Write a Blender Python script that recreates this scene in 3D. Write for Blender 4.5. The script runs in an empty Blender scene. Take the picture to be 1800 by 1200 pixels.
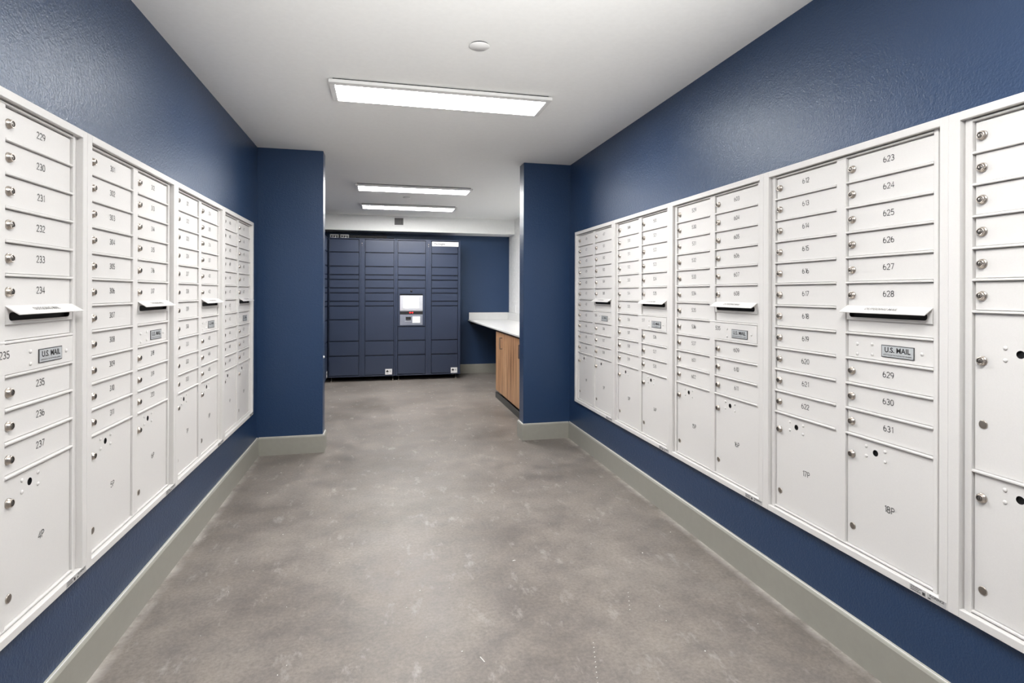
import bpy, bmesh, math, random
from mathutils import Vector, Matrix

random.seed(7)
SC = bpy.context.scene
COL = SC.collection

# ---------------------------------------------------------------- camera
CAM_H = 1.2881
YAW, ROLL = 0.2285, 0.0025
cd = bpy.data.cameras.new('camera')
cd.sensor_fit = 'HORIZONTAL'
cd.sensor_width = 36.0
cd.lens = 978.26 / 1800 * 36.0
cd.shift_y = -(600.0 - 515.0) / 1800.0
cd.clip_start = 0.02
cam = bpy.data.objects.new('camera', cd)
COL.objects.link(cam)
f = Vector((math.sin(YAW), math.cos(YAW), 0))
r0 = Vector((math.cos(YAW), -math.sin(YAW), 0))
u0 = Vector((0, 0, 1))
r = r0 * math.cos(ROLL) + u0 * math.sin(ROLL)
u = -r0 * math.sin(ROLL) + u0 * math.cos(ROLL)
m = Matrix.Identity(4)
for i in range(3):
    m[i][0], m[i][1], m[i][2] = r[i], u[i], -f[i]
m[2][3] = CAM_H
cam.matrix_world = m
SC.camera = cam

# ---------------------------------------------------------------- world, exposure
w = bpy.data.worlds.new('world')
SC.world = w
w.use_nodes = True
w.node_tree.nodes['Background'].inputs[0].default_value = (0.8, 0.85, 1, 1)
w.node_tree.nodes['Background'].inputs[1].default_value = 0.05
SC.view_settings.view_transform = 'Standard'
SC.view_settings.look = 'None'
SC.view_settings.gamma = 1.0
SC.view_settings.use_curve_mapping = False
SC.view_settings.exposure = 0.12
LAMP = 49.0            # emission of the ceiling light diffusers
FLASH = 390.0           # watts
SC.cycles.max_bounces = 14
SC.cycles.diffuse_bounces = 10
SC.cycles.glossy_bounces = 6
SC.cycles.sample_clamp_indirect = 8.0
SC.cycles.caustics_reflective = False
SC.cycles.use_denoising = True

# the photographer's flash beside the camera, aimed at the ceiling
fl = bpy.data.lights.new('bounce_flash', 'SPOT')
fl.shadow_soft_size = 0.10; fl.energy = FLASH; fl.color = (1.0, 0.99, 0.97)
fl.spot_size = math.radians(84); fl.spot_blend = 1.0
flo = bpy.data.objects.new('bounce_flash', fl)
COL.objects.link(flo)
flo.location = (0.40, -0.10, 1.45)
flo.rotation_euler = (Vector((0.36, 0.95, 2.43)) - flo.location).to_track_quat('-Z', 'Y').to_euler()

# ---------------------------------------------------------------- room dimensions
XL, XR, H = -0.9633, 1.6313, 2.4324
YP, YPB = 4.727, 4.875           # the two piers: front and rear face
PL, PR = -0.4687, 1.2033         # pier edges (opening between them)
YB = 8.87                        # rear wall
XBL, XBR = -1.31, 2.0125         # rear room side walls
YF = -1.9                        # wall behind the camera
BH, BT = 0.143, 0.0155           # baseboard

# ---------------------------------------------------------------- materials
def mat(name, color, rough=0.5, metal=0.0, spec=0.5, emit=None, estr=0.0):
    M = bpy.data.materials.new(name)
    M.use_nodes = True
    b = M.node_tree.nodes['Principled BSDF']
    b.inputs['Base Color'].default_value = (*color, 1)
    b.inputs['Roughness'].default_value = rough
    b.inputs['Metallic'].default_value = metal
    b.inputs['Specular IOR Level'].default_value = spec
    if emit:
        b.inputs['Emission Color'].default_value = (*emit, 1)
        b.inputs['Emission Strength'].default_value = estr
    return M

class N:
    """small helper to wire nodes"""
    def __init__(s, M):
        s.t = M.node_tree
        s.b = s.t.nodes['Principled BSDF']
        s.tc = s.t.nodes.new('ShaderNodeTexCoord')
    def n(s, kind, **kw):
        x = s.t.nodes.new(kind)
        for k, v in kw.items():
            if k.startswith('i_'):
                x.inputs[k[2:].replace('_', ' ')].default_value = v
            else:
                setattr(x, k, v)
        return x
    def l(s, a, b):
        s.t.links.new(a, b)
    def noise(s, scale, detail=3, rough=0.5, vec=None):
        x = s.n('ShaderNodeTexNoise')
        x.inputs['Scale'].default_value = scale
        x.inputs['Detail'].default_value = detail
        x.inputs['Roughness'].default_value = rough
        s.l(vec or s.tc.outputs['Object'], x.inputs['Vector'])
        return x
    def ramp(s, fac, stops):
        x = s.n('ShaderNodeValToRGB')
        e = x.color_ramp.elements
        while len(e) < len(stops):
            e.new(0.5)
        for k, (p, c) in enumerate(stops):
            e[k].position = p
            e[k].color = (*c, 1) if len(c) == 3 else c
        s.l(fac, x.inputs['Fac'])
        return x
    def bump(s, h, strength, dist):
        x = s.n('ShaderNodeBump')
        x.inputs['Strength'].default_value = strength
        x.inputs['Distance'].default_value = dist
        s.l(h, x.inputs['Height'])
        s.l(x.outputs['Normal'], s.b.inputs['Normal'])
        return x

def navy_paint():
    M = mat('navy_paint', (0.0190, 0.046, 0.112), 0.32, spec=0.5)
    M.node_tree.nodes['Principled BSDF'].inputs['Specular Tint'].default_value = (0.86, 0.94, 1.0, 1)
    k = N(M)
    n1 = k.noise(150, 3, 0.55)
    n2 = k.noise(55, 2, 0.5)
    a = k.n('ShaderNodeMath', operation='MULTIPLY_ADD')
    k.l(n2.outputs['Fac'], a.inputs[0]); a.inputs[1].default_value = 0.6
    k.l(n1.outputs['Fac'], a.inputs[2])
    k.bump(a.outputs[0], 0.75, 0.0023)
    return M

def concrete():
    M = mat('polished_concrete', (0.25, 0.23, 0.21), 0.42, spec=0.35)
    k = N(M)
    big = k.noise(1.3, 5, 0.55)
    mid = k.noise(6.5, 11, 0.70)
    fine = k.noise(70, 4, 0.7)
    c1 = k.ramp(big.outputs['Fac'], [(0.30, (0.146, 0.129, 0.116)), (0.50, (0.214, 0.191, 0.174)), (0.72, (0.268, 0.242, 0.220))])
    c2 = k.ramp(mid.outputs['Fac'], [(0.30, (0.70, 0.70, 0.72)), (0.5, (0.99, 0.98, 0.97)), (0.70, (1.24, 1.22, 1.18))])
    c3 = k.ramp(fine.outputs['Fac'], [(0.3, (0.80, 0.80, 0.80)), (0.7, (1.18, 1.18, 1.18))])
    m1 = k.n('ShaderNodeMix', data_type='RGBA', blend_type='MULTIPLY'); m1.inputs[0].default_value = 0.85
    m2 = k.n('ShaderNodeMix', data_type='RGBA', blend_type='MULTIPLY'); m2.inputs[0].default_value = 1.0
    k.l(c1.outputs[0], m1.inputs[6]); k.l(c2.outputs[0], m1.inputs[7])
    k.l(m1.outputs[2], m2.inputs[6]); k.l(c3.outputs[0], m2.inputs[7])
    # pale scuffs
    mp = k.n('ShaderNodeMapping'); mp.inputs['Scale'].default_value = (1.0, 0.45, 1.0); mp.inputs['Rotation'].default_value = (0, 0, 0.6)
    k.l(k.tc.outputs['Object'], mp.inputs['Vector'])
    sc = k.noise(11, 8, 0.72, mp.outputs['Vector'])
    sr = k.ramp(sc.outputs['Fac'], [(0.57, (0, 0, 0)), (0.72, (0.62, 0.62, 0.62))])
    m3 = k.n('ShaderNodeMix', data_type='RGBA')
    k.l(sr.outputs[0], m3.inputs[0]); k.l(m2.outputs[2], m3.inputs[6]); m3.inputs[7].default_value = (0.46, 0.43, 0.40, 1)
    # whitish joint-compound dust smeared along the foot of the baseboards
    sep = k.n('ShaderNodeSeparateXYZ'); k.l(k.tc.outputs['Object'], sep.inputs[0])
    def edge(sign, pos):
        d = k.n('ShaderNodeMath', operation='MULTIPLY_ADD'); k.l(sep.outputs['X'], d.inputs[0])
        d.inputs[1].default_value = sign; d.inputs[2].default_value = -sign * pos
        mr = k.n('ShaderNodeMapRange'); k.l(d.outputs[0], mr.inputs['Value'])
        mr.inputs['From Min'].default_value = 0.0; mr.inputs['From Max'].default_value = 0.045
        mr.inputs['To Min'].default_value = 1.0; mr.inputs['To Max'].default_value = 0.0
        return mr
    e1 = edge(1, XL + BT); e2 = edge(-1, XR - BT)
    mx = k.n('ShaderNodeMath', operation='MAXIMUM'); k.l(e1.outputs[0], mx.inputs[0]); k.l(e2.outputs[0], mx.inputs[1])
    dn = k.noise(6, 6, 0.7)
    dr = k.ramp(dn.outputs['Fac'], [(0.38, (0, 0, 0)), (0.62, (0.75, 0.75, 0.75))])
    mm = k.n('ShaderNodeMath', operation='MULTIPLY'); k.l(mx.outputs[0], mm.inputs[0]); k.l(dr.outputs[0], mm.inputs[1])
    yl = k.n('ShaderNodeMath', operation='LESS_THAN'); k.l(sep.outputs['Y'], yl.inputs[0]); yl.inputs[1].default_value = YP
    mm2 = k.n('ShaderNodeMath', operation='MULTIPLY'); k.l(mm.outputs[0], mm2.inputs[0]); k.l(yl.outputs[0], mm2.inputs[1])
    m4 = k.n('ShaderNodeMix', data_type='RGBA')
    k.l(mm2.outputs[0], m4.inputs[0]); k.l(m3.outputs[2], m4.inputs[6]); m4.inputs[7].default_value = (0.55, 0.52, 0.49, 1)
    k.l(m4.outputs[2], k.b.inputs['Base Color'])
    rr = k.ramp(mid.outputs['Fac'], [(0.3, (0.36, 0.36, 0.36)), (0.7, (0.52, 0.52, 0.52))])
    k.l(rr.outputs[0], k.b.inputs['Roughness'])
    k.bump(fine.outputs['Fac'], 0.12, 0.002)
    return M

def wood():
    M = mat('striped_wood_laminate', (0.42, 0.24, 0.12), 0.45)
    k = N(M)
    mp = k.n('ShaderNodeMapping'); mp.inputs['Scale'].default_value = (1, 1, 0.035)
    k.l(k.tc.outputs['Object'], mp.inputs['Vector'])
    n1 = k.noise(36, 4, 0.6, mp.outputs['Vector'])
    n2 = k.noise(95, 3, 0.6, mp.outputs['Vector'])
    c = k.ramp(n1.outputs['Fac'], [(0.34, (0.16, 0.070, 0.030)), (0.45, (0.33, 0.165, 0.078)), (0.54, (0.52, 0.290, 0.150)), (0.64, (0.60, 0.370, 0.210))])
    c2 = k.ramp(n2.outputs['Fac'], [(0.3, (0.8, 0.8, 0.8)), (0.7, (1.12, 1.12, 1.12))])
    mx = k.n('ShaderNodeMix', data_type='RGBA', blend_type='MULTIPLY'); mx.inputs[0].default_value = 1
    k.l(c.outputs[0], mx.inputs[6]); k.l(c2.outputs[0], mx.inputs[7])
    k.l(mx.outputs[2], k.b.inputs['Base Color'])
    return M

def speckled(name, c, amt, scale, rough, bump=0.0):
    M = mat(name, c, rough)
    k = N(M)
    n = k.noise(scale, 4, 0.6)
    lo = tuple(v * (1 - amt) for v in c); hi = tuple(min(1, v * (1 + amt)) for v in c)
    rmp = k.ramp(n.outputs['Fac'], [(0.35, lo), (0.65, hi)])
    k.l(rmp.outputs[0], k.b.inputs['Base Color'])
    if bump:
        k.bump(n.outputs['Fac'], bump, 0.002)
    return M

NAVY = navy_paint()
FLOOR = concrete()
WOOD = wood()
CEIL = speckled('ceiling_paint', (0.90, 0.905, 0.89), 0.012, 40, 0.9, 0.05)
WHITEWALL = speckled('white_textured_wall', (0.86, 0.86, 0.85), 0.06, 28, 0.7, 0.35)
CAULK = mat('white_caulk', (0.80, 0.79, 0.76), 0.6)
BASE = speckled('grey_baseboard_paint', (0.335, 0.330, 0.290), 0.02, 30, 0.42)
QUARTZ = speckled('pale_quartz', (0.74, 0.74, 0.73), 0.02, 14, 0.22)
BOXW = speckled('white_powder_coat', (0.72, 0.708, 0.696), 0.012, 260, 0.5, 0.03)
BOXW.node_tree.nodes['Principled BSDF'].inputs['Specular IOR Level'].default_value = 0.3
LOCKER = speckled('navy_steel', (0.031, 0.043, 0.078), 0.03, 200, 0.30)
NICKEL = mat('satin_nickel', (0.62, 0.56, 0.50), 0.28, 1.0)
NICKEL_D = mat('worn_nickel', (0.36, 0.33, 0.30), 0.34, 1.0)
BLACK = mat('black_void', (0.006, 0.006, 0.007), 0.7)
RUBBER = mat('black_plastic', (0.015, 0.015, 0.017), 0.45)
INK = mat('engraved_grey', (0.035, 0.035, 0.037), 0.6)
INKB = mat('black_ink', (0.012, 0.012, 0.014), 0.5)
INKG = mat('faded_grey_ink', (0.24, 0.24, 0.24), 0.6)
ALU = mat('brushed_aluminium_plate', (0.52, 0.545, 0.56), 0.45, 0.15)
STICK = mat('silver_sticker', (0.50, 0.50, 0.50), 0.45)
PAPER = mat('white_paper', (0.86, 0.86, 0.86), 0.6)
PAPERG = mat('grey_print', (0.60, 0.60, 0.59), 0.6)
SILVER = mat('silver_plastic', (0.62, 0.63, 0.68), 0.35, 0.3)
STEEL = mat('grey_kiosk_plate', (0.27, 0.29, 0.35), 0.4, 0.4)
SCREEN = mat('lit_screen', (0.9, 0.9, 0.9), 0.3, emit=(1, 1, 1), estr=1.2)
LED = mat('red_led', (0.8, 0.02, 0.02), 0.3, emit=(1.0, 0.012, 0.012), estr=2.2)
HOUSING = mat('white_light_housing', (0.78, 0.78, 0.77), 0.5)
LENS = mat('lit_diffuser', (0.9, 0.9, 0.9), 0.5, emit=(1.0, 0.985, 0.965), estr=LAMP)
PLASTIC = mat('white_plastic', (0.90, 0.90, 0.89), 0.4)
GREYBOX = mat('grey_adapter_plastic', (0.30, 0.30, 0.29), 0.5)
SPRINK = mat('white_cover_plate', (0.88, 0.88, 0.87), 0.6)
CRUMB = mat('white_crumbs', (0.8, 0.79, 0.76), 0.8)

# ---------------------------------------------------------------- mesh helpers
class MB:
    def __init__(s):
        s.v, s.f, s.m, s.sm = [], [], [], []
    def box(s, x0, x1, y0, y1, z0, z1, m=0):
        o = len(s.v)
        s.v += [(x0, y0, z0), (x1, y0, z0), (x1, y1, z0), (x0, y1, z0), (x0, y0, z1), (x1, y0, z1), (x1, y1, z1), (x0, y1, z1)]
        for q in ((0, 3, 2, 1), (4, 5, 6, 7), (0, 1, 5, 4), (1, 2, 6, 5), (2, 3, 7, 6), (3, 0, 4, 7)):
            s.f.append(tuple(o + i for i in q)); s.m.append(m); s.sm.append(False)
        return s
    def lathe(s, c, prof, seg=20, m=0, axis='y', smooth=True):
        """prof: list of (radius, offset along axis); closed to the axis at both ends when radius is 0"""
        o = len(s.v); cx, cy, cz = c
        for rr, a in prof:
            for i in range(seg):
                t = 2 * math.pi * i / seg
                p, q = rr * math.cos(t), rr * math.sin(t)
                s.v.append({'y': (cx + p, cy + a, cz + q), 'z': (cx + p, cy + q, cz + a), 'x': (cx + a, cy + p, cz + q)}[axis])
        for k in range(len(prof) - 1):
            mm = m[k] if isinstance(m, (list, tuple)) else m
            for i in range(seg):
                j = (i + 1) % seg
                s.f.append((o + k * seg + i, o + k * seg + j, o + (k + 1) * seg + j, o + (k + 1) * seg + i))
                s.m.append(mm); s.sm.append(smooth)
        for k, end in ((0, True), (len(prof) - 1, False)):
            if prof[k][0] > 1e-6:
                s.f.append(tuple(o + k * seg + i for i in range(seg)))
                s.m.append((m[0] if k == 0 else m[-1]) if isinstance(m, (list, tuple)) else m); s.sm.append(False)
        return s
    def quad(s, a, b, c, d, m=0):
        o = len(s.v); s.v += [a, b, c, d]
        s.f.append((o, o + 1, o + 2, o + 3)); s.m.append(m); s.sm.append(False)
        return s
    def prism(s, pts, y0, y1, m=0):
        """outline pts (x,z) extruded from y0 to y1"""
        o = len(s.v); n = len(pts)
        s.v += [(x, y0, z) for x, z in pts] + [(x, y1, z) for x, z in pts]
        s.f.append(tuple(o + i for i in range(n))); s.f.append(tuple(o + n + i for i in reversed(range(n))))
        s.m += [m, m]; s.sm += [False, False]
        for i in range(n):
            j = (i + 1) % n
            s.f.append((o + i, o + n + i, o + n + j, o + j)); s.m.append(m); s.sm.append(False)
        return s
    def tube(s, pts, rad, seg=8, m=0):
        o = len(s.v); P = [Vector(p) for p in pts]
        for i, p in enumerate(P):
            d = (P[min(i + 1, len(P) - 1)] - P[max(i - 1, 0)]).normalized()
            a = d.cross(Vector((0.13, 0.2, 0.97))).normalized(); b = d.cross(a)
            for k in range(seg):
                t = 2 * math.pi * k / seg
                s.v.append(tuple(p + a * rad * math.cos(t) + b * rad * math.sin(t)))
        for i in range(len(P) - 1):
            for k in range(seg):
                j = (k + 1) % seg
                s.f.append((o + i * seg + k, o + i * seg + j, o + (i + 1) * seg + j, o + (i + 1) * seg + k)); s.m.append(m); s.sm.append(True)
        s.f.append(tuple(o + k for k in range(seg))); s.f.append(tuple(o + (len(P) - 1) * seg + k for k in range(seg)))
        s.m += [m, m]; s.sm += [False, False]
        return s
    def add_mesh(s, me, off=(0, 0, 0), m=0):
        o = len(s.v)
        s.v += [(v.co.x + off[0], v.co.y + off[1], v.co.z + off[2]) for v in me.vertices]
        for p in me.polygons:
            s.f.append(tuple(o + i for i in p.vertices)); s.m.append(m); s.sm.append(False)
        return s
    def mesh(s, name, mats, bevel=0.0, holes=None, segs=1):
        me = bpy.data.meshes.new(name)
        me.from_pydata(s.v, [], s.f)
        for k in mats:
            me.materials.append(k)
        me.polygons.foreach_set('material_index', s.m)
        me.polygons.foreach_set('use_smooth', s.sm)
        bm = bmesh.new(); bm.from_mesh(me)
        bmesh.ops.recalc_face_normals(bm, faces=bm.faces)
        if bevel:
            ed = [e for e in bm.edges if len(e.link_faces) == 2 and e.calc_face_angle(0) > 0.6]
            bmesh.ops.bevel(bm, geom=ed, offset=bevel, segments=segs, affect='EDGES', clamp_overlap=True)
        bm.to_mesh(me); bm.free(); me.update()
        return me

def link(name, me, parent=None, loc=(0, 0, 0), rot=(0, 0, 0)):
    o = bpy.data.objects.new(name, me)
    COL.objects.link(o)
    o.location = loc; o.rotation_euler = rot
    if parent: o.parent = parent
    return o
def tag(o, label=None, cat=None, group=None, kind=None):
    for k, v in (('label', label), ('category', cat), ('group', group), ('kind', kind)):
        if v: o[k] = v
    return o
def empty(name, loc, rz=0.0):
    o = bpy.data.objects.new(name, None)
    COL.objects.link(o); o.empty_display_size = 0.1
    o.location = loc; o.rotation_euler = (0, 0, rz)
    return o
def struct(name, mb, mats, label=None, bevel=0.0):
    o = link(name, mb.mesh(name, mats, bevel))
    return tag(o, label, kind='structure')

# plate in the x-z plane with holes through its front face; hole walls and a dark floor behind them
def plate_with_hole(x0, x1, z0, z1, yf, yb, loop, depth, mats_idx=(0, 1), mats=None, bevel=None, name='panel'):
    bm = bmesh.new()
    o = [bm.verts.new((x, yf, z)) for x, z in ((x0, z0), (x1, z0), (x1, z1), (x0, z1))]
    h = [bm.verts.new((x, yf, z)) for x, z in loop]
    eo = [bm.edges.new((o[i], o[(i + 1) % 4])) for i in range(4)]
    eh = [bm.edges.new((h[i], h[(i + 1) % len(h)])) for i in range(len(h))]
    bmesh.ops.triangle_fill(bm, use_beauty=True, use_dissolve=False, edges=eo + eh)
    b = [bm.verts.new((v.co.x, yb, v.co.z)) for v in o]
    for i in range(4):
        bm.faces.new((o[i], o[(i + 1) % 4], b[(i + 1) % 4], b[i]))
    hb = [bm.verts.new((v.co.x, yf + depth, v.co.z)) for v in h]
    for i in range(len(h)):
        fc = bm.faces.new((h[i], h[(i + 1) % len(h)], hb[(i + 1) % len(h)], hb[i]))
        fc.material_index = mats_idx[1] if depth > 0.004 else 0
    fc = bm.faces.new(hb); fc.material_index = mats_idx[1]
    bmesh.ops.recalc_face_normals(bm, faces=bm.faces)
    # make sure the front faces the viewer (-y)
    for q in bm.faces:
        if abs(q.normal.y) > 0.9 and q.calc_center_median().y < yf + 1e-5 and q.normal.y > 0:
            q.normal_flip()
    me = bpy.data.meshes.new(name); bm.to_mesh(me); bm.free()
    for k in mats: me.materials.append(k)
    return me
def circle(cx, cz, rr, n=20):
    return [(cx + rr * math.cos(2 * math.pi * i / n), cz + rr * math.sin(2 * math.pi * i / n)) for i in range(n)]
def rrect(x0, x1, z0, z1, rr, n=5):
    out = []
    for cx, cz, a in ((x1 - rr, z1 - rr, 0), (x0 + rr, z1 - rr, 90), (x0 + rr, z0 + rr, 180), (x1 - rr, z0 + rr, 270)):
        for i in range(n + 1):
            t = math.radians(a + 90 * i / n)
            out.append((cx + rr * math.cos(t), cz + rr * math.sin(t)))
    return out

# ---------------------------------------------------------------- lettering
def arc(cx, cy, rx, ry, a0, a1, n=14):
    return [(cx + rx * math.cos(math.radians(a0 + (a1 - a0) * i / n)), cy + ry * math.sin(math.radians(a0 + (a1 - a0) * i / n))) for i in range(n + 1)]
GL = {
    '0': [arc(.3, .5, .28, .5, 90, 450, 24)],
    '1': [[(.12, .82), (.32, 1), (.32, 0)]],
    '2': [arc(.3, .72, .27, .28, 170, -40, 14) + [(.02, 0), (.6, 0)]],
    '3': [arc(.28, .755, .25, .245, 150, -90, 12) + arc(.28, .255, .29, .255, 90, -150, 14)],
    '4': [[(.46, 0), (.46, 1), (.0, .30), (.64, .30)]],
    '5': [[(.54, 1), (.10, 1), (.06, .55)] + arc(.28, .31, .29, .31, 130, -150, 16)],
    '6': [arc(.46, .42, .44, .58, 112, 178, 8) + arc(.3, .29, .28, .29, 180, 540, 22)],
    '7': [[(.02, 1), (.58, 1), (.20, 0)]],
    '8': [arc(.3, .755, .235, .245, -90, 270, 20), arc(.3, .26, .28, .26, 90, 450, 22)],
    '9': [arc(.3, .70, .28, .29, 0, 360, 22) + arc(.14, .58, .44, .58, 0, -70, 8)],
    'P': [[(.06, 0), (.06, 1)] + [(.3, 1)] + arc(.3, .745, .26, .255, 90, -90, 10) + [(.06, .49)]],
}
NUMCACHE = {}
def number_mesh(txt, h=0.0185, wd=0.0024, small=1.0):
    key = (txt, h)
    if key in NUMCACHE: return NUMCACHE[key]
    mb = MB(); x = 0.0; glyphs = []
    for ch in txt:
        glyphs.append((x, GL[ch])); x += (0.48 if ch == '1' else 0.78)
    width = x - 0.14
    for gx, strokes in glyphs:
        for st in strokes:
            P = [Vector(((gx + px - width / 2) * h, (py - 0.5) * h)) for px, py in st]
            L, R = [], []
            for i, p in enumerate(P):
                d1 = (P[i] - P[i - 1]).normalized() if i else None
                d2 = (P[i + 1] - P[i]).normalized() if i < len(P) - 1 else None
                if d1 and d2:
                    d = (d1 + d2)
                    d = d.normalized() if d.length > 1e-4 else d1
                    k = min(1.6, 1 / max(0.35, d.dot(d1)))
                else:
                    d = d1 or d2; k = 1
                nrm = Vector((-d.y, d.x)) * wd / 2 * k
                L.append(p + nrm); R.append(p - nrm)
            for i in range(len(P) - 1):
                mb.quad((L[i].x, 0, L[i].y), (R[i].x, 0, R[i].y), (R[i + 1].x, 0, R[i + 1].y), (L[i + 1].x, 0, L[i + 1].y))
    me = mb.mesh('number', [INK])
    for p in me.polygons:
        if p.normal.y > 0: p.flip()
    NUMCACHE[key] = me
    return me
TXT = {}
def text_mesh(txt, size, bold=0.0, sx=1.0):
    key = (txt, size, bold, sx)
    if key in TXT: return TXT[key]
    cu = bpy.data.curves.new('lettering', 'FONT')
    cu.body = txt; cu.size = size; cu.align_x = 'CENTER'; cu.align_y = 'CENTER'; cu.offset = bold; cu.resolution_u = 3
    o = bpy.data.objects.new('lettering', cu); COL.objects.link(o)
    bpy.context.view_layer.update()
    me = bpy.data.meshes.new_from_object(o.evaluated_get(bpy.context.evaluated_depsgraph_get()))
    bpy.data.objects.remove(o)
    for v in me.vertices:
        v.co = (v.co.x * sx, -v.co.z, v.co.y)
    me.update()
    TXT[key] = me
    return me

# ================================================================ the room
struct('floor', MB().box(XBL - .3, XBR + .3, YF - .2, YB + .2, -0.12, 0), [FLOOR], 'polished grey brown concrete floor')
struct('ceiling', MB().box(XBL - .3, XBR + .3, YF - .2, YB + .2, H, H + 0.12), [CEIL], 'smooth off-white ceiling')
WT = 0.22
# openings in the side walls that the mailbox units sit in
ZU = 0.362            # bottom of the mailbox trim on the right wall
MODW = 0.812
RS = [4.488 - MODW * i for i in range(5)]           # left column edge of right-hand units, far to near
LSC, LZC = 0.993, 0.991
ZUL = 0.3745
LS = [1.3423 + MODW * LSC * i for i in range(4)]    # left-hand units, near to far
def side_wall(name, x_in, x_out, o0, o1, z0, z1, label):
    a, b = min(x_in, x_out), max(x_in, x_out)
    mb = MB()
    mb.box(a, b, YF, o0, 0, H); mb.box(a, b, o1, YP + 0.01, 0, H)
    mb.box(a, b, o0, o1, 0, z0); mb.box(a, b, o0, o1, z1, H)
    return struct(name, mb, [NAVY], label)
side_wall('wall_left', XL, XL - WT, LS[0] - .040, LS[3] + .7400 * LSC, ZUL + .012, 1.798, 'navy blue wall with the shorter row of white mailboxes')
side_wall('wall_right', XR, XR + WT, RS[4] - .7400, RS[0] + .040, ZU + .012, 1.798, 'navy blue wall with the longer row of white mailboxes')
struct('wall_front', MB().box(XL - WT, XR + WT, YF - .12, YF, 0, H), [CEIL], 'plain white wall behind the viewpoint')
struct('wall_pier_left', MB().box(XBL - .2, PL, YP, YPB, 0, H), [NAVY], 'navy pier on the left of the opening', 0.003)
struct('wall_pier_right', MB().box(PR, XBR + .2, YP, YPB, 0, H), [NAVY], 'navy pier on the right of the opening', 0.003)
struct('wall_back', MB().box(XBL - .2, XBR + .2, YB, YB + .12, 0, H), [NAVY], 'navy rear wall behind the package lockers')
struct('wall_back_left', MB().box(XBL - .12, XBL, YPB, YB, 0, H), [NAVY], 'navy side wall of the rear room')
struct('wall_back_right', MB().box(XBR, XBR + .12, YPB, YB, 0, H), [WHITEWALL], 'white textured side wall above the worktop')
struct('ceiling_soffit', MB().box(XBL, XBR, 8.48, YB, 2.205, H), [CEIL], 'white dropped soffit above the package lockers', 0.004)
# baseboards with a small chamfer on the top edge
def bb(name, p0, p1, nrm, label=None):
    """board from p0 to p1 (x,y) on a wall, thickness towards nrm"""
    p0, p1, nv = Vector(p0), Vector(p1), Vector(nrm)
    prof = [(0, 0), (BT, 0), (BT, BH - .010), (BT - .004, BH - .003), (BT - .007, BH), (.004, BH), (0, BH + .003)]
    mb = MB(); o = 0
    for p in (p0, p1):
        mb.v += [(p.x + nv.x * t, p.y + nv.y * t, z) for t, z in prof]
    n = len(prof)
    for i in range(n):
        j = (i + 1) % n
        mb.f.append((i, j, n + j, n + i)); mb.m.append(1 if i == 4 else 0); mb.sm.append(False)
    mb.f.append(tuple(range(n))); mb.f.append(tuple(range(2 * n - 1, n - 1, -1))); mb.m += [0, 0]; mb.sm += [False, False]
    return struct(name, mb, [BASE, CAULK], label)
bb('baseboard_left', (XL, YF), (XL, YP), (1, 0), 'grey baseboard below the left mailboxes')
bb('baseboard_right', (XR, YF), (XR, YP), (-1, 0), 'grey baseboard below the right mailboxes')
bb('baseboard_pier_left', (XL + BT, YP), (PL + BT, YP), (0, -1), 'grey baseboard on the left pier')
bb('baseboard_pier_left_side', (PL, YP), (PL, YPB + BT), (1, 0), 'grey baseboard round the edge of the left pier')
bb('baseboard_pier_right', (PR - BT, YP), (XR - BT, YP), (0, -1), 'grey baseboard on the right pier')
bb('baseboard_pier_right_side', (PR, YP), (PR, YPB + BT), (-1, 0), 'grey baseboard round the edge of the right pier')
bb('baseboard_back', (1.16, YB), (XBR, YB), (0, -1), 'grey baseboard under the far end of the worktop')

# ================================================================ ceiling lights
def ceiling_light(yc, label):
    t = empty('ceiling_light', (0.3375, yc, H))
    tag(t, label, 'light', 'rectangular ceiling lights')
    x, y, g, d = 0.6205, 0.153, 0.008, 0.026
    hb = MB()
    hb.box(-x, x, -y, -y + .045, -d, -g); hb.box(-x, x, y - .012, y, -d, -g)
    hb.box(-x, -x + .030, -y + .045, y - .012, -d, -g); hb.box(x - .030, x, -y + .045, y - .012, -d, -g)
    link('housing', hb.mesh('housing', [HOUSING], 0.0015), t)
    mb = MB().box(-x + .02, x - .02, -y + .012, y - .012, -g - .002, 0.0)
    link('shadow_gap_plate', mb.mesh('shadow_gap_plate', [RUBBER]), t)  # black plate added so the gap above the housing reads as a shadow line
    lb = MB().box(-x + .0305, x - .0305, -y + .0455, y - .0125, -d - .0005, -g - .0025)
    lo = link('diffuser', lb.mesh('diffuser', [LENS], 0.001), t)
    lo['label'] = 'lit white diffuser'
ceiling_light(3.247, 'large lit ceiling light in the mailbox corridor, nearest one in view')
ceiling_light(6.165, 'lit ceiling light just beyond the navy piers, middle of three')
ceiling_light(7.50, 'lit ceiling light nearest the vent and package lockers')
ceiling_light(0.55, 'lit ceiling light overhead behind the viewpoint')

def sprinkler(x, y, label):
    o = link('sprinkler_cover', MB().lathe((0, 0, 0), [(0.047, -0.0065), (0.0475, -0.0075), (0.046, -0.0095), (0.0, -0.0098)], 32, axis='z').lathe((0, 0, 0), [(0.042, -0.0005), (0.042, -0.0066)], 24, m=1, axis='z').mesh('sprinkler_cover', [SPRINK, RUBBER]), None, (x, y, H))
    tag(o, label, 'sprinkler cover')
sprinkler(0.433, 2.535, 'round white sprinkler cover plate on the ceiling above the nearest light')
sprinkler(0.279, 6.78, 'round white sprinkler cover plate between the two far ceiling lights')

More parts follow.
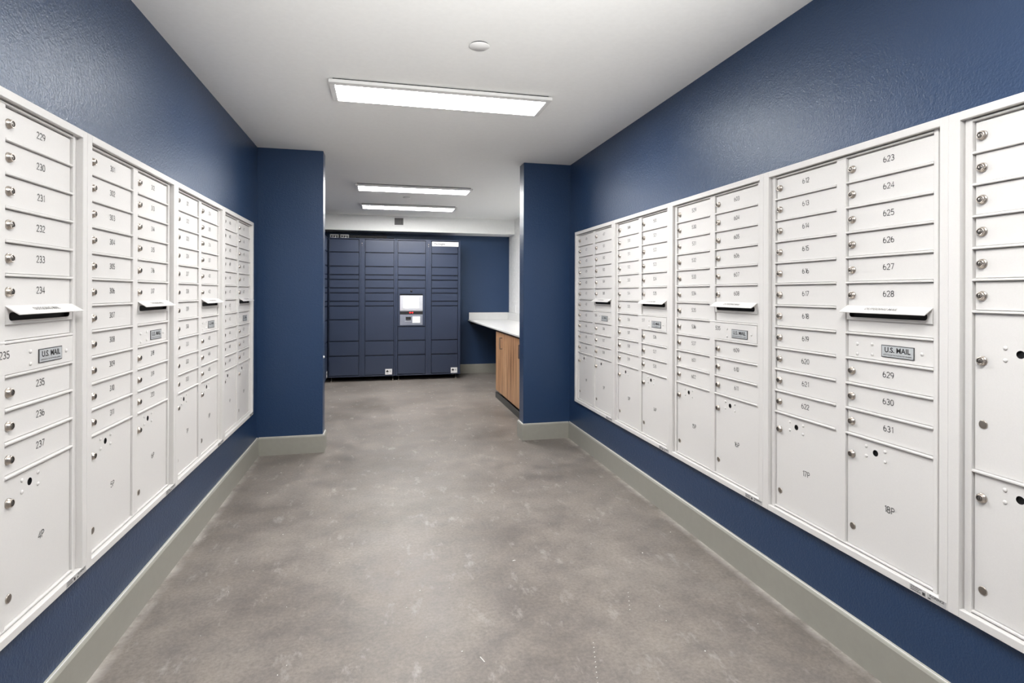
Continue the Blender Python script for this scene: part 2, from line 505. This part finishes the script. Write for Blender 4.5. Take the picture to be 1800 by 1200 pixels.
# ================================================================ mailbox units
T, P = 1.4146, 0.08962         # top of the first slot and slot pitch, above the unit's base
CW, X2 = 0.328, 0.371          # column width, start of the second column
def unit_frame(patch):
    mb = MB()
    yt, yf_ = -0.020, -0.006
    # raised outer trim
    mb.box(-.0563, -.0238, yt, .03, 0, 1.449); mb.box(.7287, .7553, yt, .03, 0, 1.449)
    mb.box(-.0238, .7287, yt, .03, 1.4245, 1.449); mb.box(-.0238, .7287, yt, .03, 0, .0235)
    # inner frame, a step back
    mb.box(-.0195, 0, yf_, .03, .0235, 1.4245); mb.box(.699, .712, yf_, .03, .0235, 1.4245)
    mb.box(.7145, .7287, -.002, .03, .0235, 1.4245); mb.box(-.0238, -.0195, 0.002, .03, .0235, 1.4245)
    mb.box(0, .699, yf_, .03, T, 1.4205); mb.box(0, .699, yf_, .03, .0275, .034)
    return mb
def unit_body():
    mb = MB()
    mb.box(CW, X2, -.006, .03, .034, T)
    mb.box(-.02, .72, .012, .16, .014, 1.43)
    return mb
def rails(x0, x1, rows):
    mb = MB()
    for z in rows:
        # lip with a sloped top, as folded sheet
        mb.box(x0, x1, -.0075, .012, z - .0035, z + .0035)
    return mb
FRAME_ME = unit_frame(False).mesh('trim_frame', [BOXW], 0.0012)
BODY_ME = unit_body().mesh('body', [BOXW], 0.001)
SLOTZ = [T - P * i for i in range(12)]
RAIL_ME = rails(0.0005, CW - .0005, [0]).mesh('divider_rail', [BOXW], 0.0015)
RAIL_L = [(0, z) for z in SLOTZ[1:12]]
RAIL_R = [(X2, z) for z in SLOTZ[1:6] + SLOTZ[7:12]]
RAIL_P = [(0, z) for z in SLOTZ[1:7] + [SLOTZ[11]]]
RAIL_EXT = rails(CW - .0005, X2 + .0005, SLOTZ[7:8]).mesh('divider_rail', [BOXW], 0.0015)
GX0, GX1, GZ = 0.0045, 0.3245, 0.0050
DOOR_ME = MB().box(GX0, GX1, .001, .009, GZ, P - GZ).mesh('door', [BOXW], 0.0012)
def rivets(mb, pts, m=0):
    for x, z in pts:
        mb.lathe((x, .001, z), [(.0056, 0), (.0056, -.0016), (.0042, -.0030), (.0018, -.0038), (0, -.0040)], 12, m=m)
def parcel(z_top, z_bot, hole_dz, rdz, name):
    """parcel door from z_top (divider) to z_bot; local z measured from the divider down"""
    hgt = z_top - z_bot
    me = plate_with_hole(GX0, GX1, -hgt, -GZ, .001, .009, circle(.1195, hole_dz, .0107), .007, mats=[BOXW, BLACK], name='parcel_door')
    mb = MB(); rivets(mb, [(.083, hole_dz + rdz), (.083, hole_dz + rdz - .033), (.157, hole_dz + rdz), (.157, hole_dz + rdz - .0335)])
    rm = mb.mesh('rv', [BOXW])
    bm = bmesh.new(); bm.from_mesh(me); bm.from_mesh(rm); bm.to_mesh(me); bm.free()
    return me
ZPB = 0.0360
PARCEL_ME = parcel(SLOTZ[11], ZPB, -.0435, .0150, 'parcel_door')
UPPER_ME = parcel(SLOTZ[6], SLOTZ[11] + GZ, -.1095, .0142, 'parcel_door')
LOCK_ME = MB().lathe((0, 0, 0), [(.0135, 0), (.0135, -.0025), (.0125, -.0032), (.0112, -.0034), (.0110, -.0100), (.0098, -.0112), (.0078, -.0112), (.0070, -.0095), (.0062, -.0102), (0, -.0104)], 22,
                     m=[0, 0, 0, 0, 0, 0, 2, 2, 1]).box(-.0009, .0009, -.0106, -.0098, -.0042, .0042, 2).mesh('lock', [NICKEL, NICKEL_D, BLACK])
PLUG_ME = MB().lathe((0, 0, 0), [(.0118, 0), (.0118, -.0020), (.0108, -.0028), (.0060, -.0030), (0, -.0026)], 22, m=[0, 0, 1, 1]).mesh('plug', [NICKEL, NICKEL_D])
# outgoing mail panel
OUT_ME = MB().box(GX0, GX1, .001, .009, GZ, .048).mesh('outgoing_panel', [BOXW], 0.001)
BEZ_ME = plate_with_hole(GX0, GX1, .048, .0955, -.0055, .009, rrect(.0165, .3085, .0575, .0800, .0095), .0135, mats=[BOXW, BLACK], name='slot_bezel')
def flap_mesh():
    y0, z0, y1, z1, th = -.0030, .0985, -.0375, .0765, .0028
    mb = MB(); a = math.atan2(z1 - z0, y1 - y0)
    prof = [(y0, z0), (y1 + .002, z1 + .0012), (y1, z1), (y1 - .0004, z1 - .0024), (y1 + .0018, z1 - .0036), (y0, z0 - th - .0006)]
    n = len(prof)
    for x in (GX0 - .001, GX1 + .001):
        mb.v += [(x, y, z) for y, z in prof]
    for i in range(n):
        j = (i + 1) % n
        mb.f.append((i, j, n + j, n + i)); mb.m.append(0); mb.sm.append(False)
    mb.f.append(tuple(range(n))); mb.f.append(tuple(range(2 * n - 1, n - 1, -1))); mb.m += [0, 0]; mb.sm += [False, False]
    return mb.mesh('flap', [BOXW], 0.0008)
FLAP_ME = flap_mesh()
def flap_text():
    t = text_mesh('OUTGOING MAIL', .0175, 0.0003, 0.90)
    me = t.copy()
    me.materials.clear(); me.materials.append(INKG)
    # lay the lettering on the slope of the flap
    y0, z0, y1, z1 = -.0030, .0985, -.0375, .0765
    d = Vector((0, y0 - y1, z0 - z1)); d.normalize(); nrm = Vector((0, -d.z, d.y))
    mid = Vector((.158, (y0 + y1) / 2, (z0 + z1) / 2)) + nrm * .0006
    for v in me.vertices:
        v.co = mid + Vector((v.co.x, 0, 0)) + d * v.co.z
    return me
FLAPTXT_ME = flap_text()
# U.S. MAIL master panel
def master(ext):
    mb = MB().box(GX0 - (X2 - CW if ext else 0), GX1, .001 if not ext else -.0064, .009, GZ, P - GZ)
    me = mb.mesh('master_panel', [BOXW], 0.0003 if ext else 0.0012)
    rb = MB(); pts = [(.106, .0570), (.106, .0220), (.287, .0415)] + ([] if ext else [(.0445, .0530), (.0445, .0185)])
    rivets(rb, pts)
    if ext:
        rb.v = [(x, y - .0074, z) for x, y, z in rb.v]
    rm = rb.mesh('rv', [BOXW])
    bm = bmesh.new(); bm.from_mesh(me); bm.from_mesh(rm); bm.to_mesh(me); bm.free()
    return me
MASTER_ME, MASTERX_ME = master(False), master(True)
def nameplate():
    x0, x1, z0, z1 = .1435, .2615, .0190, .0590
    mb = MB(); mb.box(x0, x1, -.0012, .001, z0, z1, 1)
    mb.box(x0 + .0022, x1 - .0022, -.0016, 0, z0 + .0022, z1 - .0022, 0)
    cx = (x0 + x1) / 2
    mb.add_mesh(text_mesh('U.S. MAIL', .0235, 0.0005, 0.98), (cx, -.0020, z0 + .0240), 2)
    mb.add_mesh(text_mesh('APPROVED BY THE POSTMASTER GENERAL', .0062, 0.0, 0.86), (cx, -.0020, z0 + .0080), 3)
    me = bpy.data.meshes.new('nameplate'); me.from_pydata(mb.v, [], mb.f)
    for k in (ALU, INK, INKB, INK): me.materials.append(k)
    me.polygons.foreach_set('material_index', mb.m); me.update()
    return me
PLATE_ME = nameplate()
def sticker():
    mb = MB(); z0, z1 = .0030, .0215
    mb.box(.636, .690, -.0204, -.0199, z0, z1, 0); mb.box(.693, .752, -.0204, -.0199, z0, z1, 0)
    for k, (a, b) in enumerate(((.640, .676), (.640, .668), (.640, .672))):
        z = z1 - .0035 - .0052 * k
        x = a
        while x < b:
            wv = random.uniform(.002, .005); mb.box(x, min(b, x + wv), -.0206, -.0204, z - .0011, z + .0014, 1); x += wv + .0012
    mb.box(.678, .687, -.0206, -.0204, z0 + .003, z0 + .012, 1)
    mb.add_mesh(text_mesh('FLORENCE', .0098, 0.0002, 0.95), (.7235, -.0207, z1 - .0055), 1)
    mb.box(.697, .705, -.0206, -.0204, z0 + .0030, z0 + .0060, 1)
    me = bpy.data.meshes.new('sticker'); me.from_pydata(mb.v, [], mb.f)
    for k in (STICK, INK): me.materials.append(k)
    me.polygons.foreach_set('material_index', mb.m); me.update()
    return me
STICK_ME = sticker()

def mailbox_unit(side, start, left, right, label, ext=None, parcels=(None, None), kind='mixed', stick=True):
    if side == 'R':
        t = empty('mailbox_unit', (XR, start, ZU), -math.pi / 2)
    else:
        t = empty('mailbox_unit', (XL, start, ZUL), math.pi / 2); t.scale = (LSC, 1, LZC)
    tag(t, label, 'mailbox', 'white wall mailbox units')
    link('trim_frame', FRAME_ME, t); link('body', BODY_ME, t)
    for x, z in (RAIL_P if kind == 'parcels' else RAIL_L) + RAIL_R:
        link('divider_rail', RAIL_ME, t, (x, 0, z))
    def door(x0, slot, num):
        d = link('door', DOOR_ME, t, (x0, 0, SLOTZ[slot + 1]))
        link('lock', LOCK_ME, d, (.0235, .001, P / 2))
        if num: link('number', number_mesh(num), d, (.1685, .0004, P / 2 + .0055))
    def pdoor(x0, zt, me, num, lk, lo):
        d = link('parcel_door', me, t, (x0, 0, zt))
        link('lock', LOCK_ME, d, (.0245, .001, lk))
        link('plug', PLUG_ME, d, (.0270, .001, lo))
        if num: link('number', number_mesh(num, .0205), d, (.1740, .0004, -.2160))
    if kind == 'parcels':
        for i in range(6): door(0, i, left[i])
        pdoor(0, SLOTZ[6], UPPER_ME, None, -.1365, -.3135)
    else:
        for i in range(11): door(0, i, left[i])
    pdoor(0, SLOTZ[11], PARCEL_ME, parcels[0], -.0712, -.3285)
    for i, n in zip((0, 1, 2, 3, 4, 5, 8, 9, 10), right): door(X2, i, n)
    pdoor(X2, SLOTZ[11], PARCEL_ME, parcels[1], -.0712, -.3265)
    o = link('outgoing_panel', OUT_ME, t, (X2, 0, SLOTZ[7]))
    link('slot_bezel', BEZ_ME, o); link('flap', FLAP_ME, o); link('lettering', FLAPTXT_ME, o)
    mp = link('master_panel', MASTERX_ME if ext else MASTER_ME, t, (X2, 0, SLOTZ[8]))
    link('nameplate', PLATE_ME, mp, (0, -.0074 if ext else 0, 0))
    if ext:
        link('divider_rail', RAIL_EXT, t)
        link('number', number_mesh(ext), mp, (-.0035 if side == 'L' else .030, -.0070, P / 2 + .0130))
    if stick: link('sticker', STICK_ME, t)
    return t
def seq(a, n): return [str(a + i) for i in range(n)]
NO = [None] * 11
mailbox_unit('L', LS[0], NO, seq(229, 6) + seq(235, 3), 'white mailbox unit with boxes 229 to 237, nearest on the left wall', '235', (None, '4P'))
mailbox_unit('L', LS[1], seq(301, 11), seq(312, 9), 'white mailbox unit with boxes 301 to 320, second from the front on the left wall', None, ('5P', '6P'))
mailbox_unit('L', LS[2], seq(321, 4) + seq(327, 7), seq(334, 4) + seq(401, 5), 'white mailbox unit with parcel doors 7P and 8P, third along the left wall', None, ('7P', '8P'))
mailbox_unit('L', LS[3], seq(406, 11), seq(417, 9), 'white mailbox unit next to the left navy pier', None, ('9P', '10P'))
mailbox_unit('R', RS[0], seq(426, 11), ['437'] + seq(501, 8), 'white mailbox unit next to the right navy pier', '508', ('11P', '12P'))
mailbox_unit('R', RS[1], seq(509, 11), seq(520, 9), 'white mailbox unit with boxes 509 to 528, second from the pier on the right wall', '517', ('13P', '14P'))
mailbox_unit('R', RS[2], seq(529, 9) + seq(601, 2), seq(603, 9), 'white mailbox unit with boxes 529 to 611, middle of the right wall', '535', ('15P', '16P'))
mailbox_unit('R', RS[3], seq(612, 11), seq(623, 9), 'white mailbox unit with boxes 612 to 631 and large readable numbers on the right wall', None, ('17P', '18P'))
mailbox_unit('R', RS[4], NO, NO[:9], 'unnumbered white mailbox unit with tall parcel doors, cut by the right photo edge', None, (None, None), 'parcels')

# ================================================================ package lockers
ROWS = [2.060, 1.871, 1.668, 1.5465, 1.477, 1.355, 1.2835, 1.163, 1.094, 0.897, 0.587, 0.3745, 0.088]
YLK = 8.35
def dedge(me): return me
def locker_door(parent, x0, x1, z0, z1, y=0.0):
    g = .0060
    mb = MB(); a, b, c, d = x0 + g, x1 - g, z0 + g, z1 - g
    mb.box(a, b, y - .004, y + .030, c, d)
    # raised rolled edge along top and sides
    return link('door', mb.mesh('door', [LOCKER], 0.004, segs=2), parent)
def locker_unit(loc, rz, label, cols, strip, width, feet, depth=0.49, grp=True):
    t = empty('package_locker', loc, rz)
    tag(t, label, 'locker', 'navy package lockers')
    mb = MB()
    mb.box(0, width, .034, depth, .070, 2.078)                              # carcass
    mb.box(0, .006, .010, .04, .070, 2.078); mb.box(width - .006, width, .010, .04, .070, 2.078)
    mb.box(0, width, 0, .036, 2.064, 2.078); mb.box(0, width, 0, .036, .070, .086)     # top and bottom rails
    mb.box(0, cols[0][0], 0, .016, .086, 2.064); mb.box(cols[1][1], width, 0, .016, .086, 2.064)
    mb.box(cols[0][1], cols[1][0], .003, .036, .086, 2.064)                 # centre post
    mb.box(strip - .017, strip + .017, -.003, .010, .10, 2.05)
    link('carcass', mb.mesh('carcass', [LOCKER], 0.0025), t)
    lk = MB()
    lk.lathe((strip, -.003, 2.005), [(.008, 0), (.008, -.004), (0, -.005)], 14)
    lk.lathe((strip, -.003, 1.975), [(.006, 0), (.006, -.004), (0, -.005)], 12)
    link('cam_lock', lk.mesh('cam_lock', [NICKEL]), t)
    for x in feet:
        fm = MB().lathe((0, 0, 0), [(.020, 0), (.021, .008), (.012, .014), (.007, .016), (.007, .071)], 14, axis='z')
        link('foot', fm.mesh('foot', [NICKEL]), t, (x, .05, 0)); link('foot', fm.mesh('foot', [NICKEL]), t, (x, depth - .05, 0))
    return t
def doors(t, x0, x1, rows, skip=()):
    for i in range(len(rows) - 1):
        if i in skip: continue
        locker_door(t, x0, x1, rows[i + 1], rows[i])
def locker_sticker(t, x0, z0):
    mb = MB(); w_, h_ = .098, .082
    mb.box(x0, x0 + w_, -.0052, -.0040, z0, z0 + h_, 0)
    cx, cz = x0 + .031, z0 + .050
    mb.prism([(cx - .020, cz - .002), (cx, cz + .018), (cx + .020, cz - .002), (cx + .014, cz - .016), (cx - .014, cz - .016)], -.0056, -.0052, 1)
    for k in range(3):
        mb.box(x0 + .058, x0 + .085, -.0056, -.0052, z0 + .036 + .010 * k, z0 + .040 + .010 * k, 2)
    mb.box(x0 + .014, x0 + .048, -.0056, -.0052, z0 + .014, z0 + .019, 2)
    o = link('sticker', mb.mesh('sticker', [PAPER, INK, INKG]), t); o['label'] = 'white notice sticker'
def pick(*idx): return [ROWS[i] for i in idx]
# left module
t = locker_unit((-0.756, YLK, 0), 0, 'navy package locker bank left of the touch screen bank', ((.0076, .4255), (.5052, .9196)), .4654, .9445, (.04, .905))
doors(t, .0076, .4255, ROWS)
doors(t, .5052, .9196, pick(0, 1, 2, 3, 4, 5, 6, 7, 8, 10, 11, 12))
locker_sticker(t, .796, .092)
# right module with the kiosk
X0 = 0.190
t = locker_unit((X0, YLK, 0), 0, 'navy package locker bank with touch screen and Packages sign', ((.0243, .4345), (.5169, .9169)), .4757, .9514, (.045, .890))
doors(t, .0243, .4345, pick(0, 1, 2, 3, 4, 5)); doors(t, .0243, .4345, [.7903, .587, .3745, .088])
doors(t, .5169, .9169, pick(0, 1, 2, 3, 4, 5, 6, 7, 8, 10, 11, 12))
locker_sticker(t, .810, .088)
sg = MB().box(.527, .921, -.0120, -.0040, 1.984, 2.050, 0)
sg.box(.742, .904, -.0124, -.0120, 2.000, 2.032, 1)
sg.add_mesh(text_mesh('Packages', .046, .0012, 0.98), (.641, -.0126, 2.017), 2)
o = link('sign', sg.mesh('sign', [PAPER, PAPERG, INK]), t); o['label'] = 'white sign strip reading Packages'
kx = X0
kp = link('kiosk', MB().box(.0243 + .005, .4345 - .005, -.006, .016, .7953, 1.350).mesh('kiosk', [LOCKER], .003, segs=2), t)
kp['label'] = 'touch screen console'
def K(name, mb, mats, bevel=0.0, label=None):
    o = link(name, mb.mesh(name, mats, bevel), kp)
    if label: o['label'] = label
a = lambda x: x - kx
K('camera_dome', MB().lathe((a(.414), -.006, 1.3128), [(.016, 0), (.016, -.003), (.012, -.008), (.006, -.012), (0, -.013)], 18), [RUBBER])
K('hood', MB().box(a(.249), a(.580), -.030, -.006, 1.2725, 1.277).box(a(.249), a(.580), -.0065, -.0060, 1.251, 1.2725, 1), [LOCKER, BLACK])
K('screen_bezel', MB().box(a(.249), a(.580), -.016, -.006, 1.030, 1.251).box(a(.249), a(.580), -.0075, -.006, 1.017, 1.030), [SILVER], .002, 'silver screen surround')
K('screen', MB().box(a(.2996), a(.5237), -.0185, -.0155, 1.0645, 1.2275), [SCREEN], 0, 'lit white screen')
K('scanner', MB().box(a(.249), a(.580), -.0085, -.006, .972, 1.014).lathe((a(.396), -.0085, .996), [(.011, 0), (.010, -.005), (0, -.008)], 14, m=1).lathe((a(.430), -.0085, .996), [(.011, 0), (.010, -.005), (0, -.008)], 14, m=1), [BLACK, LED], 0, 'black scanner strip with two red lights')
K('reader_plate', MB().box(a(.249), a(.580), -.010, -.006, .812, .968), [STEEL], .002, 'grey plate under the scanner')
K('card_reader', MB().box(a(.335), a(.408), -.022, -.010, .892, .934).box(a(.350), a(.393), -.0225, -.022, .910, .914, 1).box(a(.320), a(.415), -.0105, -.010, .868, .874, 2), [RUBBER, BLACK, SILVER], 0)
nb = MB().box(a(.4305), a(.543), -.0115, -.010, .845, .940)
for q in range(5): nb.box(a(.445), a(.530), -.0118, -.0115, .860 + .015 * q, .863 + .015 * q, 1)
K('notice', nb, [PAPER, PAPERG], 0, 'white paper notice')
# side bank along the left wall
t = locker_unit((-0.768, 7.385, 0), math.pi / 2, 'navy package locker bank along the side wall, seen edge on at the left pier', ((.0076, .4255), (.5052, .9196)), .4654, .9445, (.04, .905))
doors(t, .0076, .4255, ROWS); doors(t, .5052, .9196, ROWS)
locker_sticker(t, .800, .092)
# power adapters and cables lying on top of the lockers
def adapter(x, label):
    mb = MB().box(-.058, .058, -.04, .04, 0, .064, 0)
    for q in range(3): mb.box(-.045 + .035 * q, -.022 + .035 * q, -.0415, -.04, .018, .048, 1)
    mb.tube([(-.03, -.04, .018), (-.034, -.062, .014), (-.025, -.085, .006), (.01, -.10, .006)], .005, m=2)
    mb.tube([(.02, -.04, .018), (.022, -.06, .020), (.012, -.08, .008)], .005, m=2)
    o = link('power_adapter', mb.mesh('power_adapter', [GREYBOX, RUBBER, PLASTIC], 0.0), None, (x, 8.54, 2.078)); tag(o, label, 'power adapter', 'grey power adapters on the lockers')
adapter(-.690, 'grey power adapter box on top of the lockers, nearest the left pier')
adapter(-.545, 'grey power adapter box on top of the lockers, second from the left pier')
pts = []
for i in range(140):
    q = i / 139
    pts.append((-.42 + .62 * q + .05 * math.sin(q * 31), 8.58 + .05 * math.cos(q * 31), 2.085 + .024 * (0.5 + 0.5 * math.sin(q * 17)) ))
o = link('cable', MB().tube(pts, .006).mesh('cable', [RUBBER])); tag(o, 'loose black cable lying coiled on top of the lockers', 'cable')

ct = MB()  # black strip for cables, added to darken the shaded gap under the soffit
ct.box(-.74, .06, 8.66, 8.80, 2.0785, 2.0905); ct.box(-.74, .06, 8.66, 8.665, 2.0905, 2.150); ct.box(-.74, .06, 8.795, 8.80, 2.0905, 2.150)
o = link('cable_shade_strip', ct.mesh('cable_shade_strip', [BLACK], .001)); tag(o, 'black cable strip added as shade on the lockers behind the grey power adapters', 'cable and shade strip')

# ================================================================ vent, outlet, stop
vt = empty('air_vent', (.234, 8.48, 2.2825)); tag(vt, 'small square white air vent on the soffit above the lockers', 'vent')
vb = MB(); hw, hh = .088, .070
for x0, x1, z0, z1 in ((-hw, -.064, 0, 2 * hh), (.064, hw, 0, 2 * hh), (-.064, .064, 0, .018), (-.064, .064, 2 * hh - .018, 2 * hh)):
    vb.box(x0, x1, -.010, -.0005, z0, z1)
link('frame', vb.mesh('frame', [PLASTIC], .002), vt)
link('duct', MB().box(-.064, .064, -.0015, -.0005, .018, 2 * hh - .018).mesh('duct', [BLACK]), vt)
gb = MB()
for i in range(7): gb.box(-.064 + .0183 * i, -.0615 + .0183 * i + .001, -.007, -.002, .018, 2 * hh - .018)
for i in range(6): gb.box(-.064, .064, -.008, -.004, .026 + .0175 * i, .0295 + .0175 * i)
link('grille', gb.mesh('grille', [mat('grey_grille', (.42, .42, .42), .5)]), vt)

ot = empty('power_outlet', (XBR, 8.43, 0.985), math.radians(-90)); tag(ot, 'white power outlet on the textured wall above the worktop', 'outlet')
link('cover_plate', MB().box(-.037, .037, -.005, -.0003, 0, .118).mesh('cover_plate', [PLASTIC], .0015), ot)
ob = MB()
for z in (.032, .086):
    ob.prism(rrect(-.017, .017, z - .014, z + .014, .006), -.0065, -.005, 0)
    for x in (-.0065, .0065): ob.box(x - .001, x + .001, -.0068, -.0065, z - .001, z + .007, 1)
link('socket', ob.mesh('socket', [PLASTIC, BLACK]), ot)

o = link('door_bumper', MB().lathe((0, 0, 0), [(.012, 0), (.011, .006), (.006, .010), (0, .011)], 14, axis='x').mesh('door_bumper', [PLASTIC]), None, (PL, YP + .03, .765))
tag(o, 'tiny round white bumper on the edge of the left navy pier', 'bumper')

# ================================================================ worktop and cabinet
wt = empty('worktop', (1.335, 4.90, .832)); tag(wt, 'long pale quartz worktop running from the right pier to the rear wall', 'worktop')
link('top', MB().box(0, XBR - 1.335 - .0005, 0, YB - 4.90 - .0005, .011, .030).mesh('top', [QUARTZ], .002), wt)
sp = MB().box(.017, XBR - 1.335 - .0005, YB - 4.90 - .0205, YB - 4.90 - .0005, .030, .143)
link('backsplash', sp.mesh('backsplash', [QUARTZ], .0015), wt)
link('backsplash', MB().box(XBR - 1.335 - .0205, XBR - 1.335 - .0005, 0.02, YB - 4.90 - .0208, .030, .143).mesh('backsplash', [QUARTZ], .0015), wt)
link('bracket', MB().box(.045, .62, YB - 4.90 - .045, YB - 4.90 - .005, -.045, -.005).mesh('bracket', [RUBBER], .001), wt)
link('sub_top', MB().box(.030, XBR - 1.335 - .002, .04, YB - 4.90 - .03, -.005, .011).mesh('sub_top', [RUBBER]), wt)
o = link('cable_grommet', MB().lathe((0, 0, 0), [(.030, 0), (.030, .003), (.022, .005), (.020, .003), (0, .003)], 20, axis='z', m=[0, 0, 0, 1]).mesh('cable_grommet', [RUBBER, BLACK]), None, (1.82, 7.25, .862))
tag(o, 'small dark grommet let into the pale worktop beside the right pier', 'grommet')

TOE = speckled('dark_grey_toe_kick', (0.050, 0.052, 0.048), 0.05, 30, 0.5)
cb = empty('base_cabinet', (1.36, 6.715, 0)); tag(cb, 'wood grained base cabinet under the pale worktop', 'cabinet')
CD = XBR - 1.36 - .002; CL = 6.715 - 4.93
link('carcass', MB().box(.020, CD, -CL, 0, .103, .826).mesh('carcass', [WOOD], .001), cb)
link('toe_kick', MB().box(.006, .030, -CL + .01, .05, 0, .068).mesh('toe_kick', [TOE], .001), cb)
link('plinth', MB().box(.060, CD - .02, -CL + .01, -.01, 0, .103).mesh('plinth', [RUBBER]), cb)
for k in range(4):
    y1 = -.455 * k; y0 = max(-.455 * (k + 1), -CL)
    d = link('door', MB().box(0, .0195, y0 + .0015, y1 - .0015, .103, .822).mesh('door', [WOOD], .001), cb)
    if k % 2 == 0:
        yh = (-.375, 0, -1.305)[k]
        hb = MB().box(-.036, -.026, yh - .009, yh + .009, .632, .772).box(-.030, 0, yh - .006, yh + .006, .632, .644).box(-.030, 0, yh - .006, yh + .006, .760, .772)
        link('handle', hb.mesh('handle', [NICKEL_D], .001), d)

# ================================================================ crumbs on the floor
mb = MB()
def crumb(x, y, s, ang=0.0, ln=1.0):
    c, sn = math.cos(ang), math.sin(ang)
    o = len(mb.v); hgt = s * .6
    base = [(-ln, -.7), (ln, -.6), (ln * .9, .7), (-ln * .8, .6)]
    for z, k in ((0.0, 1.0), (hgt, .6)):
        for px, py in base:
            px, py = px * s * k, py * s * k
            mb.v.append((x + px * c - py * sn, y + px * sn + py * c, z))
    for q in ((4, 5, 6, 7), (0, 1, 5, 4), (1, 2, 6, 5), (2, 3, 7, 6), (3, 0, 4, 7)):
        mb.f.append(tuple(o + i for i in q)); mb.m.append(0); mb.sm.append(False)
for i in range(90):
    crumb(random.uniform(XL + .1, XR - .1), random.uniform(1.4, 4.7), random.choice((.0012, .0016, .0022, .003)), random.uniform(0, 3), random.choice((1, 1, 1.6)))
for i in range(40):
    crumb(random.uniform(-.6, 1.3), random.uniform(4.7, 8.2), random.choice((.002, .003, .004)), random.uniform(0, 3))
for i in range(14):
    q = i / 13
    crumb(.655 + .105 * q, 1.60 + .33 * q, .0020, .6, 1.3)
for i in range(5):
    crumb(.985 + .012 * i, 2.10 + .03 * i, .0020, .6, 1.3)
crumb(.345, 1.93, .0025, 1.9, 7); crumb(.62, 2.61, .0028, .1, 3)
o = link('floor_debris', mb.mesh('floor_debris', [CRUMB])); tag(o, 'white plaster crumbs scattered over the concrete floor', 'debris', None, 'stuff')
